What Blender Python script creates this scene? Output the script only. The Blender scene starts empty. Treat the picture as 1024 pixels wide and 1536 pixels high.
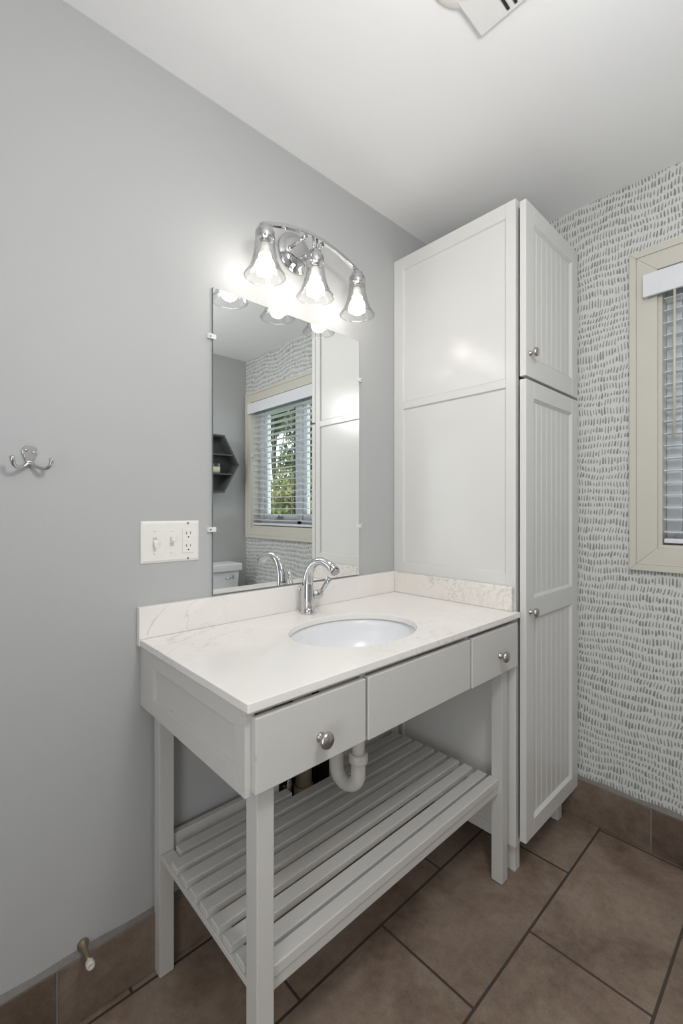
import bpy, bmesh, math, random
from mathutils import Vector, Matrix
PI = math.pi
random.seed(7)
scn = bpy.context.scene
COL = scn.collection

# ------------------------------------------------------------------ camera
cd = bpy.data.cameras.new('camera')
cam = bpy.data.objects.new('camera', cd)
COL.objects.link(cam)
cam.location = (0.0, -1.22, 1.222)
cam.rotation_euler = (PI/2, 0, math.radians(47.03-90))
cd.sensor_fit = 'HORIZONTAL'
cd.sensor_width = 36.0
cd.lens = 671.0/1024*36.0
cd.shift_y = -3.0/1024
cd.clip_start = 0.02
scn.camera = cam

# ------------------------------------------------------------------ light + exposure
BULB = 20.5          # emission of the three lamp bulbs
FILL_W = 20.5        # fill light without a fixture, added out of frame to brighten the room
DOOR_FILL_W = 11.0         # fill light added in the unseen doorway, left behind the camera
SKY = 3.2
scn.view_settings.view_transform = 'Standard'
scn.view_settings.look = 'None'
scn.view_settings.exposure = 0.06
scn.view_settings.gamma = 1.0
scn.view_settings.use_curve_mapping = False

w = bpy.data.worlds.new('sky')
scn.world = w
w.use_nodes = True
bg = w.node_tree.nodes['Background']
bg.inputs['Color'].default_value = (0.90, 0.95, 1.0, 1)
bg.inputs['Strength'].default_value = SKY

rl = bpy.data.lights.new('unseen_fill', 'POINT')  # added fill, no lamp hangs here
rl.energy = FILL_W; rl.shadow_soft_size = 0.12; rl.color = (1.0, 0.995, 0.985)
ro = bpy.data.objects.new('unseen_fill', rl); COL.objects.link(ro)
ro.location = (0.5, -1.2, 1.95)

hl = bpy.data.lights.new('doorway_fill', 'AREA')  # added soft fill at the doorway, never in view
hl.shape = 'RECTANGLE'; hl.size = 1.7; hl.size_y = 0.74; hl.energy = DOOR_FILL_W; hl.color = (0.95, 0.98, 1.0)
ho = bpy.data.objects.new('doorway_fill', hl); COL.objects.link(ho)
ho.location = (-0.86, -1.36, 1.05); ho.rotation_euler = (0, -PI/2, 0)

# ------------------------------------------------------------------ materials
def srgb(r, g, b):
    f = lambda c: (c/255/12.92) if c/255 <= 0.04045 else ((c/255+0.055)/1.055)**2.4
    return (f(r), f(g), f(b), 1)

class NT:
    def __init__(self, name):
        self.m = bpy.data.materials.new(name); self.m.use_nodes = True
        self.t = self.m.node_tree; self.n = self.t.nodes; self.l = self.t.links
        self.b = self.n['Principled BSDF']; self.out = self.n['Material Output']
    def node(self, typ, **kw):
        x = self.n.new(typ)
        for k, v in kw.items(): setattr(x, k, v)
        return x
    def put(self, sock, v):
        if hasattr(v, 'is_output'): self.l.new(v, sock)
        else: sock.default_value = v
    def math(self, op, a, b=None, c=None):
        x = self.node('ShaderNodeMath', operation=op)
        self.put(x.inputs[0], a)
        if b is not None: self.put(x.inputs[1], b)
        if c is not None: self.put(x.inputs[2], c)
        return x.outputs[0]
    def mix(self, fac, a, b):
        x = self.node('ShaderNodeMix', data_type='RGBA')
        self.put(x.inputs[0], fac); self.put(x.inputs[6], a); self.put(x.inputs[7], b)
        return x.outputs[2]
    def coord(self): return self.node('ShaderNodeTexCoord').outputs['Object']
    def noise(self, vec, scale, detail=2, rough=0.5, dist=0.0):
        x = self.node('ShaderNodeTexNoise')
        x.inputs['Scale'].default_value = scale; x.inputs['Detail'].default_value = detail
        x.inputs['Roughness'].default_value = rough; x.inputs['Distortion'].default_value = dist
        if vec is not None: self.l.new(vec, x.inputs['Vector'])
        return x.outputs['Fac']
    def ramp(self, fac, *stops):
        x = self.node('ShaderNodeValToRGB')
        e = x.color_ramp.elements
        while len(e) < len(stops): e.new(0.5)
        for q, (p, c) in zip(e, stops): q.position = p; q.color = c
        self.l.new(fac, x.inputs[0])
        return x.outputs[0]
    def bump(self, h, strength=0.2, dist=0.002):
        x = self.node('ShaderNodeBump')
        x.inputs['Strength'].default_value = strength; x.inputs['Distance'].default_value = dist
        self.l.new(h, x.inputs['Height']); self.l.new(x.outputs[0], self.b.inputs['Normal'])
    def set(self, **kw):
        for k, v in kw.items(): self.put(self.b.inputs[k.replace('_', ' ')], v)
        return self

def plain(name, col, rough=0.5, metal=0.0, coat=0.0, var=0.03, scale=30):
    t = NT(name)
    n = t.noise(t.coord(), scale, 3)
    lo = tuple(c*(1-var) for c in col[:3])+(1,); hi = tuple(min(1, c*(1+var)) for c in col[:3])+(1,)
    t.set(Base_Color=t.mix(n, lo, hi), Roughness=rough, Metallic=metal)
    if coat: t.set(Coat_Weight=coat, Coat_Roughness=0.08)
    return t.m

def painted_wall(name, col, rough=0.55):
    t = NT(name); co = t.coord()
    n = t.noise(co, 2.5, 3)
    t.set(Base_Color=t.mix(n, tuple(c*0.985 for c in col[:3])+(1,), col), Roughness=rough)
    t.bump(t.noise(co, 140, 3), 0.12, 0.002)
    return t.m

def worn_paint(name, col, wear=0.0, rough=0.34):
    t = NT(name); co = t.coord()
    n = t.noise(co, 9, 3)
    c = t.mix(n, tuple(k*0.97 for k in col[:3])+(1,), col)
    if wear:
        # chips: small specks where the edge of a board has been knocked
        bev = t.node('ShaderNodeBevel'); bev.samples = 4; bev.inputs['Radius'].default_value = 0.004
        geo = t.node('ShaderNodeNewGeometry')
        d = t.node('ShaderNodeVectorMath', operation='DOT_PRODUCT')
        t.l.new(bev.outputs[0], d.inputs[0]); t.l.new(geo.outputs['Normal'], d.inputs[1])
        edge = t.math('LESS_THAN', d.outputs['Value'], 0.97)
        sp = t.math('GREATER_THAN', t.noise(co, 60, 3), 0.672)
        c = t.mix(t.math('MULTIPLY', t.math('MULTIPLY', edge, sp), wear), c, srgb(112, 98, 84))
    t.set(Base_Color=c, Roughness=rough)
    t.bump(t.noise(co, 45, 2), 0.03, 0.001)
    return t.m

M = {}
M['wall'] = painted_wall('grey_wall_paint', srgb(185, 186, 186))
M['ceiling'] = painted_wall('ceiling_paint', srgb(246, 246, 246), 0.7)
M['white'] = worn_paint('white_cabinet_paint', srgb(222, 221, 218), 0, 0.235)
M['vanity'] = worn_paint('white_vanity_paint', srgb(210, 208, 204), 0.55, 0.38)
M['cream'] = worn_paint('cream_casing_paint', srgb(210, 206, 195), 0, 0.4)
M['sash'] = plain('white_sash', srgb(214, 217, 220), 0.4)
M['blind'] = plain('white_blind', srgb(226, 228, 232), 0.4)
M['plastic'] = plain('white_plastic', srgb(238, 236, 230), 0.3)
M['porcelain'] = plain('white_porcelain', srgb(243, 244, 246), 0.25)
M['pvc'] = plain('white_pipe_plastic', srgb(226, 222, 214), 0.35)
M['oldpvc'] = plain('tan_pipe_plastic', srgb(176, 164, 142), 0.5)
M['chrome'] = plain('chrome', (0.62, 0.62, 0.63, 1), 0.06, 1.0, var=0.01)
M['nickel'] = plain('brushed_nickel', (0.50, 0.47, 0.44, 1), 0.28, 1.0)
M['steel'] = plain('grey_metal', (0.42, 0.41, 0.40, 1), 0.22, 1.0)
M['brass'] = plain('dull_bronze', (0.36, 0.28, 0.20, 1), 0.38, 0.9)
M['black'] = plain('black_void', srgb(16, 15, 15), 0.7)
M['slot'] = plain('dark_slot', srgb(32, 32, 32), 0.6)
M['rubber'] = plain('white_rubber', srgb(214, 208, 198), 0.6)
M['greywood'] = plain('charcoal_wood', srgb(82, 82, 84), 0.6, var=0.15, scale=18)
M['wax'] = plain('cream_wax', srgb(232, 226, 205), 0.6)
M['vent'] = plain('white_vent_plastic', srgb(232, 231, 229), 0.5)
M['mirror'] = plain('mirror_silver', (0.90, 0.92, 0.915, 1), 0.0, 1.0, var=0.0)
M['mirroredge'] = plain('mirror_edge', (0.22, 0.25, 0.24, 1), 0.15, 0.3)
M['grout'] = plain('grey_grout', srgb(126, 122, 118), 0.85, var=0.2, scale=60)
M['slotgrey'] = plain('shadowed_slot_plastic', srgb(204, 202, 196), 0.4)
M['clip'] = plain('clear_clip_plastic', srgb(232, 232, 230), 0.15)
M['bark'] = plain('bark', srgb(84, 72, 60), 0.9, var=0.3)
M['grass'] = plain('grass', srgb(78, 104, 52), 0.9, var=0.3, scale=4)

def glass_mat(name, tint=(1, 1, 1, 1), lo=0.04, hi=0.75, power=3.0, edge=None):
    t = NT(name); t.n.remove(t.b)
    lw = t.node('ShaderNodeLayerWeight'); lw.inputs['Blend'].default_value = 0.5
    f = t.math('POWER', lw.outputs['Facing'], power)
    tr = t.node('ShaderNodeBsdfTransparent'); tr.inputs[0].default_value = tint
    if edge: t.l.new(t.mix(t.math('POWER', lw.outputs['Facing'], 2.2), tint, edge), tr.inputs[0])
    f = t.math('MULTIPLY_ADD', f, hi-lo, lo)
    gl = t.node('ShaderNodeBsdfGlossy'); gl.inputs['Roughness'].default_value = 0.03
    gl.inputs['Color'].default_value = (1, 1, 1, 1)
    mx = t.node('ShaderNodeMixShader')
    t.l.new(f, mx.inputs[0]); t.l.new(tr.outputs[0], mx.inputs[1]); t.l.new(gl.outputs[0], mx.inputs[2])
    t.l.new(mx.outputs[0], t.out.inputs[0])
    return t.m
M['shade'] = glass_mat('clear_shade_glass', (0.97, 0.97, 0.97, 1), 0.03, 0.40, 3.0, (0.62, 0.63, 0.63, 1))
M['pane'] = glass_mat('window_glass', (0.95, 0.97, 0.96, 1), 0.04, 0.5, 4)
M['jar'] = glass_mat('jar_glass', (0.9, 0.91, 0.9, 1), 0.06, 0.6, 2)

def emit(name, col, s):
    t = NT(name)
    t.set(Base_Color=(0.9, 0.9, 0.9, 1), Emission_Color=col, Emission_Strength=s)
    return t.m
M['bulb'] = emit('glowing_bulb', (1.0, 0.94, 0.875, 1), BULB)
M['lens'] = plain('cream_lens_plastic', srgb(248, 243, 236), 0.35)

def marble():
    t = NT('cream_marble'); co = t.coord()
    n = t.noise(co, 5.5, 6, 0.6, 1.6)
    v = t.math('ABSOLUTE', t.math('SUBTRACT', n, 0.5))
    vein = t.ramp(v, (0.0, (1, 1, 1, 1)), (0.018, (0, 0, 0, 1)))
    mask = t.ramp(t.noise(co, 2.1, 2), (0.50, (0, 0, 0, 1)), (0.68, (1, 1, 1, 1)))
    k = t.math('MULTIPLY', t.math('MULTIPLY', vein, mask), 0.33)
    base = t.mix(t.noise(co, 7, 4), srgb(241, 236, 231), srgb(247, 244, 241))
    base = t.mix(t.math('MULTIPLY', t.ramp(t.noise(co, 3.0, 4, 0.6, 0.8), (0.52, (0, 0, 0, 1)), (0.75, (1, 1, 1, 1))), 0.35),
                 base, srgb(224, 214, 204))
    t.set(Base_Color=t.mix(k, base, srgb(150, 132, 118)), Roughness=0.16)
    return t.m
M['marble'] = marble()
def marble2():
    t = NT('veined_splash_marble'); co = t.coord()
    n = t.noise(co, 9, 6, 0.62, 2.4)
    v = t.math('ABSOLUTE', t.math('SUBTRACT', n, 0.5))
    vein = t.ramp(v, (0.0, (1, 1, 1, 1)), (0.03, (0, 0, 0, 1)))
    k = t.math('MULTIPLY', t.math('MULTIPLY', vein, t.ramp(t.noise(co, 4, 2), (0.42, (0, 0, 0, 1)), (0.6, (1, 1, 1, 1)))), 0.5)
    base = t.mix(t.noise(co, 8, 4), srgb(232, 226, 219), srgb(242, 238, 233))
    t.set(Base_Color=t.mix(k, base, srgb(160, 140, 126)), Roughness=0.18)
    return t.m
M['marble_veined'] = marble2()

def tile_colour(t, co, tint=1.05):
    a = t.noise(co, 3.4, 5, 0.6, 0.5)
    b = t.noise(co, 34, 5, 0.7)
    c2 = t.noise(co, 150, 3, 0.7)
    f = t.math('ADD', t.math('ADD', t.math('MULTIPLY', a, 0.70), t.math('MULTIPLY', b, 0.32)), t.math('MULTIPLY', c2, 0.16))
    c = t.ramp(f, (0.40, srgb(94*tint, 77*tint, 65*tint)), (0.58, srgb(130*tint, 112*tint, 98*tint)),
               (0.76, srgb(156*tint, 140*tint, 126*tint)))
    return c, b
def floor_mat():
    t = NT('brown_floor_tile'); co = t.coord()
    mp = t.node('ShaderNodeMapping')
    mp.inputs['Location'].default_value = (1.716, 0.032+0.304*12, 0)
    t.l.new(co, mp.inputs['Vector'])
    br = t.node('ShaderNodeTexBrick'); br.offset = 0.5; br.offset_frequency = 2; br.squash = 1.0
    t.l.new(mp.outputs[0], br.inputs['Vector'])
    br.inputs['Color1'].default_value = (0.80, 0.80, 0.80, 1); br.inputs['Color2'].default_value = (1.0, 1.0, 1.0, 1)
    br.inputs['Mortar'].default_value = (0, 0, 0, 1)
    br.inputs['Scale'].default_value = 1.0; br.inputs['Mortar Size'].default_value = 0.0038
    br.inputs['Mortar Smooth'].default_value = 0.12; br.inputs['Bias'].default_value = 0.1
    br.inputs['Brick Width'].default_value = 0.6; br.inputs['Row Height'].default_value = 0.304
    c, b = tile_colour(t, co)
    mul = t.node('ShaderNodeMix', data_type='RGBA', blend_type='MULTIPLY'); mul.inputs[0].default_value = 0.55
    t.l.new(c, mul.inputs[6]); t.l.new(br.outputs['Color'], mul.inputs[7])
    col = t.mix(br.outputs['Fac'], mul.outputs[2], srgb(74, 63, 55))
    t.set(Base_Color=col, Roughness=t.math('MULTIPLY_ADD', b, 0.2, 0.42))
    h = t.math('SUBTRACT', t.math('MULTIPLY', b, 0.15), br.outputs['Fac'])
    t.bump(h, 0.5, 0.002)
    return t.m
M['floor'] = floor_mat()
def base_tile():
    t = NT('brown_skirting_tile'); co = t.coord()
    c, b = tile_colour(t, co, 0.97)
    geo = t.node('ShaderNodeNewGeometry')
    k = t.mix(geo.outputs['Random Per Island'], (0.52, 0.51, 0.50, 1), (0.98, 0.98, 0.98, 1))
    mul = t.node('ShaderNodeMix', data_type='RGBA', blend_type='MULTIPLY'); mul.inputs[0].default_value = 1.0
    t.l.new(c, mul.inputs[6]); t.l.new(k, mul.inputs[7])
    t.set(Base_Color=mul.outputs[2], Roughness=0.5); t.bump(b, 0.15, 0.002)
    return t.m
M['basetile'] = base_tile()

def wallpaper():
    """rows of little grey brush dabs on white paper, the rows drifting up and down"""
    t = NT('brush_dab_wallpaper'); co = t.coord()
    sx = t.node('ShaderNodeSeparateXYZ'); t.l.new(co, sx.inputs[0])
    y, z = sx.outputs[1], sx.outputs[2]
    def noise2(sy, sz, scale, detail=1):
        cb = t.node('ShaderNodeCombineXYZ')
        t.l.new(t.math('MULTIPLY', y, sy), cb.inputs[0]); t.l.new(t.math('MULTIPLY', z, sz), cb.inputs[1])
        return t.noise(cb.outputs[0], scale, detail)
    RH, CW = 0.0305, 0.0102
    wav = t.math('MULTIPLY', t.math('SUBTRACT', noise2(1, 1.3, 3.4, 2), 0.5), 0.095)
    zz = t.math('DIVIDE', t.math('ADD', z, wav), RH)
    row = t.math('FLOOR', zz)
    lz = t.math('SUBTRACT', zz, row)
    def rnd(a, b, seed):
        cb = t.node('ShaderNodeCombineXYZ')
        t.put(cb.inputs[0], a); t.put(cb.inputs[1], b); cb.inputs[2].default_value = seed
        wn = t.node('ShaderNodeTexWhiteNoise', noise_dimensions='3D'); t.l.new(cb.outputs[0], wn.inputs['Vector'])
        return wn.outputs['Value']
    # the slant of the dabs drifts along a row
    slant = t.math('MULTIPLY', t.math('SUBTRACT', t.math('ADD', noise2(1, 3, 7, 1), t.math('MULTIPLY', rnd(row, 0.0, 9.1), 0.3)), 0.60), 0.85)
    yy = t.math('ADD', y, t.math('MULTIPLY', t.math('MULTIPLY', t.math('SUBTRACT', lz, 0.5), RH), slant))
    yy = t.math('DIVIDE', t.math('ADD', yy, t.math('MULTIPLY', rnd(row, 0.0, 1.3), 0.05)), CW)
    cell = t.math('FLOOR', yy)
    ly = t.math('SUBTRACT', yy, cell)
    r1 = rnd(cell, row, 2.7); r2 = rnd(cell, row, 5.2); r3 = rnd(cell, row, 8.9); r4 = rnd(cell, row, 12.3)
    cyy = t.math('MULTIPLY_ADD', r1, 0.22, 0.39)
    czz = t.math('MULTIPLY_ADD', r2, 0.16, 0.40)
    hh = t.math('MULTIPLY_ADD', t.math('POWER', r3, 0.6), 0.22, 0.20)
    # dabs are a bit wider at their foot
    u = t.math('DIVIDE', t.math('SUBTRACT', lz, czz), hh)
    wd = t.math('MULTIPLY', t.math('MULTIPLY_ADD', t.math('POWER', r4, 1.6), 0.19, 0.185), t.math('MULTIPLY_ADD', u, -0.26, 0.95))
    v = t.math('DIVIDE', t.math('SUBTRACT', ly, cyy), wd)
    au, av = t.math('ABSOLUTE', u), t.math('ABSOLUTE', v)
    d = t.math('ADD', t.math('POWER', au, 4.0), t.math('POWER', av, 3.0))
    d = t.math('ADD', d, t.math('MULTIPLY', t.math('SUBTRACT', t.noise(co, 320, 2), 0.5), 0.9))
    dab = t.math('SUBTRACT', 1.0, t.math('SMOOTH_MIN', t.math('MAXIMUM', t.math('MULTIPLY_ADD', d, 1.6, -1.0), 0.0), 1.0, 0.05))
    fade = t.math('MULTIPLY_ADD', rnd(cell, row, 20.1), 0.25, 0.75)
    t.set(Base_Color=t.mix(t.math('MULTIPLY', dab, fade), srgb(214, 215, 212), srgb(133, 135, 134)), Roughness=0.6)
    return t.m
M['wallpaper'] = wallpaper()

def leaf_mat(name, a, b):
    t = NT(name)
    oi = t.node('ShaderNodeNewGeometry')
    c = t.mix(oi.outputs['Random Per Island'], a, b)
    t.set(Base_Color=c, Roughness=0.6)
    tl = t.node('ShaderNodeBsdfTranslucent'); t.l.new(c, tl.inputs[0])
    mx = t.node('ShaderNodeMixShader'); mx.inputs[0].default_value = 0.35
    t.l.new(t.b.outputs[0], mx.inputs[1]); t.l.new(tl.outputs[0], mx.inputs[2]); t.l.new(mx.outputs[0], t.out.inputs[0])
    return t.m
M['leafdark'] = leaf_mat('dark_leaves', srgb(50, 70, 36), srgb(98, 118, 58))
M['leafmid'] = leaf_mat('mid_green_leaves', srgb(64, 80, 48), srgb(128, 136, 84))
M['leaflight'] = leaf_mat('light_leaves', srgb(86, 98, 58), srgb(164, 164, 108))

# ------------------------------------------------------------------ mesh helpers
class MB:
    def __init__(self): self.bm = bmesh.new()
    def face(self, pts, smooth=False):
        vs = [self.bm.verts.new(p) for p in pts]
        f = self.bm.faces.new(vs); f.smooth = smooth; return f
    def box(self, x0, x1, y0, y1, z0, z1):
        if x0 > x1: x0, x1 = x1, x0
        if y0 > y1: y0, y1 = y1, y0
        if z0 > z1: z0, z1 = z1, z0
        v = [self.bm.verts.new(p) for p in ((x0,y0,z0),(x1,y0,z0),(x1,y1,z0),(x0,y1,z0),(x0,y0,z1),(x1,y0,z1),(x1,y1,z1),(x0,y1,z1))]
        for q in ((0,3,2,1),(4,5,6,7),(0,1,5,4),(1,2,6,5),(2,3,7,6),(3,0,4,7)):
            self.bm.faces.new([v[i] for i in q])
        return self
    def rings(self, rings, closed=True, cap0=True, cap1=True, smooth=True):
        vr = [[self.bm.verts.new(p) for p in r] for r in rings]
        n = len(vr[0])
        for a, b in zip(vr[:-1], vr[1:]):
            for i in range(n if closed else n-1):
                j = (i+1) % n
                f = self.bm.faces.new((a[i], a[j], b[j], b[i])); f.smooth = smooth
        if cap0: self.bm.faces.new(list(reversed(vr[0])))
        if cap1: self.bm.faces.new(vr[-1])
        return self
    def lathe(self, prof, c=(0,0,0), axis='z', n=32, cap0=True, cap1=True, sx=1, sy=1, flute=None, smooth=True):
        """prof: [(radius, height)]; the axis may be x, y, z or -y etc."""
        rs = []
        for r, h in prof:
            ring = []
            for i in range(n):
                a = 2*PI*i/n
                rr = r*(1+(flute[1]*abs(math.cos(flute[0]*a/2)) if flute else 0))
                u, v = rr*math.cos(a)*sx, rr*math.sin(a)*sy
                if axis == 'z': p = (u, v, h)
                elif axis == 'x': p = (h, u, v)
                elif axis == '-x': p = (-h, v, u)
                elif axis == 'y': p = (v, h, u)
                else: p = (u, -h, v)
                ring.append((p[0]+c[0], p[1]+c[1], p[2]+c[2]))
            rs.append(ring)
        return self.rings(rs, True, cap0, cap1, smooth)
    def tube(self, pts, rad, n=12, cap=True, flat=None, up=None):
        """tube along pts; rad is a number or a list; flat=(a,b) scales the section along its two axes"""
        P = [Vector(p) for p in pts]
        if not isinstance(rad, (list, tuple)): rad = [rad]*len(P)
        T = []
        for i in range(len(P)):
            d = (P[min(i+1, len(P)-1)] - P[max(i-1, 0)]); T.append(d.normalized())
        ref = Vector(up) if up else (Vector((0,0,1)) if abs(T[0].z) < 0.9 else Vector((1,0,0)))
        N = (ref - T[0]*ref.dot(T[0])).normalized()
        rs = []
        fa, fb = flat or (1, 1)
        for i in range(len(P)):
            N = (N - T[i]*N.dot(T[i])).normalized(); B = T[i].cross(N)
            rs.append([tuple(P[i] + (N*math.cos(2*PI*k/n)*fa + B*math.sin(2*PI*k/n)*fb)*rad[i]) for k in range(n)])
        return self.rings(rs, True, cap, cap)
    def ribbon(self, pts, hw, hh, up=(0,0,1)):
        """rectangular bar swept along pts"""
        P = [Vector(p) for p in pts]; rs = []
        for i in range(len(P)):
            t = (P[min(i+1, len(P)-1)] - P[max(i-1, 0)]).normalized()
            b = t.cross(Vector(up)).normalized(); n = b.cross(t)
            rs.append([tuple(P[i]+b*sx*hw+n*sy*hh) for sx, sy in ((-1,-1),(1,-1),(1,1),(-1,1))])
        return self.rings(rs, True, True, True, False)
    def prism(self, poly, fn, d0, d1, smooth=False):
        """poly of 2-D points, mapped by fn(u, v, d)"""
        return self.rings([[fn(u, v, d0) for u, v in poly], [fn(u, v, d1) for u, v in poly]], True, True, True, smooth)
    def build(self, name, mat, parent=None, bevel=0, seg=2, subsurf=0, solid=0, mats=None):
        bm = self.bm
        bmesh.ops.recalc_face_normals(bm, faces=bm.faces[:])
        off = Vector(parent_base(parent)) if parent else Vector((0,0,0))
        if off.length: bmesh.ops.translate(bm, verts=bm.verts[:], vec=-off)
        me = bpy.data.meshes.new(name); bm.to_mesh(me); bm.free()
        for m in (mats or [mat]): me.materials.append(m)
        o = bpy.data.objects.new(name, me); COL.objects.link(o)
        if parent: o.parent = parent
        if solid:
            q = o.modifiers.new('thickness', 'SOLIDIFY'); q.thickness = solid; q.offset = 0
        if bevel:
            q = o.modifiers.new('rounded_edges', 'BEVEL'); q.width = bevel; q.segments = seg
            q.limit_method = 'ANGLE'; q.angle_limit = math.radians(35); q.harden_normals = False
        if subsurf:
            q = o.modifiers.new('smooth', 'SUBSURF'); q.levels = subsurf; q.render_levels = subsurf
        return o
def parent_base(p):
    v = Vector((0,0,0))
    while p is not None: v += p.location; p = p.parent
    return v
def thing(name, label, cat, loc, group=None):
    o = bpy.data.objects.new(name, None); COL.objects.link(o); o.empty_display_size = 0.05
    o.location = loc; o['label'] = label; o['category'] = cat
    if group: o['group'] = group
    return o
def struct(o): o['kind'] = 'structure'; return o
def copy_part(o, d, parent=None):
    c = o.copy(); COL.objects.link(c); c.location = o.location + Vector(d)
    if parent: c.parent = parent
    for ch in list(o.children):
        k = ch.copy(); COL.objects.link(k); k.parent = c
    return c

def frame_face(mb, fn, u0, u1, v0, v1, opens, thick, recess, cham):
    """stile-and-rail face; fn(u, v, w) with w = 0 on the front and growing inward; opens share their u range"""
    a, b = opens[0][0], opens[0][1]
    def bx(ua, ub, va, vb):
        mb.prism([(ua,va),(ub,va),(ub,vb),(ua,vb)], fn, 0, thick)
    bx(u0, a, v0, v1); bx(b, u1, v0, v1)
    cur = v0
    for (_, _, va, vb) in opens:
        bx(a, b, cur, va); cur = vb
    bx(a, b, cur, v1)
    for (ua, ub, va, vb) in opens:
        s = 1 if ub > ua else -1
        o = [(ua,va),(ub,va),(ub,vb),(ua,vb)]
        i = [(ua+s*cham,va+cham),(ub-s*cham,va+cham),(ub-s*cham,vb-cham),(ua+s*cham,vb-cham)]
        for k in range(4):
            j = (k+1) % 4
            mb.face([fn(*o[k],0.0006), fn(*o[j],0.0006), fn(*i[j],recess), fn(*i[k],recess)])

# ------------------------------------------------------------------ the room
W, L, H, LX = 1.91, -1.978, 2.425, -0.75
T = 0.12
b = MB(); b.box(LX-T, W+T, L-T, T, -0.1, 0); struct(b.build('floor', M['floor']))
b = MB(); b.box(LX-T, W+T, L-T, T, H, H+0.1); struct(b.build('ceiling', M['ceiling']))
# mirror wall, with the rough plumbing cut-out under the vanity
hx0, hx1, hz0, hz1 = 0.80, 1.085, 0.175, 0.62
b = MB()
b.box(LX-T, hx0, 0, T, 0, H); b.box(hx1, W+T, 0, T, 0, H); b.box(hx0, hx1, 0, T, hz1, H); b.box(hx0, hx1, 0, T, 0, hz0)
wb = struct(b.build('wall_back', M['wall']))
b = MB()
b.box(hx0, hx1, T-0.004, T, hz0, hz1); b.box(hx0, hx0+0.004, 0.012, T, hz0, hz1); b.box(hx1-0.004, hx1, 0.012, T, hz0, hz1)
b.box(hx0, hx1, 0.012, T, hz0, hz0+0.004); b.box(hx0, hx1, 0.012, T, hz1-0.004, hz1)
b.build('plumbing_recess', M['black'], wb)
# window wall
wy0, wy1, wz0, wz1 = -0.824, -1.875, 1.087, 2.072
b = MB()
b.box(W, W+T, wy0, 0, 0, H); b.box(W, W+T, L, wy1, 0, H); b.box(W, W+T, wy1, wy0, 0, wz0); b.box(W, W+T, wy1, wy0, wz1, H)
struct(b.build('wall_right', M['wallpaper']))
b = MB(); b.box(LX-T, W+T, L-T, L, 0, H); struct(b.build('wall_front', M['wall']))
# left wall with the open doorway
dy0, dy1, dz = -0.96, -1.76, 2.04
b = MB(); b.box(LX-T, LX, dy0, 0, 0, H); b.box(LX-T, LX, L, dy1, 0, H); b.box(LX-T, LX, dy1, dy0, dz, H)
struct(b.build('wall_left', M['wall']))
b = MB()
for ya, yb in ((dy0, dy0+0.07), (dy1-0.07, dy1)): b.box(LX, LX+0.016, ya, yb, 0, dz+0.07)
b.box(LX, LX+0.016, dy1, dy0, dz, dz+0.07)
b.box(LX-T, LX, dy0-0.015, dy0, 0, dz); b.box(LX-T, LX, dy1, dy1+0.015, 0, dz); b.box(LX-T, LX, dy1+0.015, dy0-0.015, dz-0.015, dz)
struct(b.build('trim_1', M['white'], bevel=0.002))

b = MB()  # unseen hall box, added to keep the bright sky out of the doorway
hx = LX-T-1.3
b.box(hx-0.1, hx, dy1-0.6, dy0+0.6, 0, H); b.box(hx, LX-T, dy0+0.6, dy0+0.7, 0, H); b.box(hx, LX-T, dy1-0.7, dy1-0.6, 0, H)
struct(b.build('wall_skyblock', M['wall']))
b = MB(); b.box(hx-0.1, LX-T, dy1-0.7, dy0+0.7, H, H+0.1); struct(b.build('ceiling_skyblock', M['ceiling']))
b = MB(); b.box(hx-0.1, LX-T, dy1-0.7, dy0+0.7, -0.1, 0); struct(b.build('floor_skyblock', M['floor']))

def skirting(name, axis, lo, hi, plane, sgn, joints, h=0.157, th=0.016):
    """row of skirting tiles with grout joints and a caulk line on top; sgn is the direction into the room"""
    tiles, grout = MB(), MB()
    edges = [lo]+[j for j in sorted(joints) if lo < j < hi]+[hi]
    g = 0.0028
    for a, c in zip(edges[:-1], edges[1:]):
        a2, c2 = a+(g if a != lo else 0), c-(g if c != hi else 0)
        p0, p1 = plane, plane+sgn*th
        if axis == 'x': tiles.box(a2, c2, p0, p1, 0.002, h)
        else: tiles.box(p0, p1, a2, c2, 0.002, h)
    q1 = plane+sgn*(th-0.003)
    n = 40; r0, r1 = [], []
    for k in range(n+1):                                   # hand-smeared caulk, its upper edge wanders
        s = lo+(hi-lo)*k/n
        wob = 0.011+0.003*math.sin(k*1.7)+0.002*math.sin(k*0.6+1)
        pf = lambda d, zz: (s, plane+sgn*d, zz) if axis == 'x' else (plane+sgn*d, s, zz)
        r0.append([pf(0.0, h-0.004), pf(th-0.003, h-0.004), pf(th-0.003, h+0.0015), pf(0.0, h+wob)])
    grout.rings(r0, True, True, True, False)
    if axis == 'x': grout.box(lo, hi, plane, q1, 0, h-0.004)
    else: grout.box(plane, q1, lo, hi, 0, h-0.004)
    o = struct(tiles.build(name, M['basetile'], bevel=0.0015))
    grout.build('grout', M['grout'], o)
    return o
skirting('baseboard_back', 'x', LX, W, 0.0, -1, [0.224-0.6, 0.224, 0.824, 1.424], h=0.153)
skirting('baseboard_right', 'y', L, -0.0161, W, -1, [-0.804, -1.404, -0.204])
skirting('baseboard_front', 'x', LX, W-0.0161, L, 1, [0.0, 0.6, 1.2])

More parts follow.
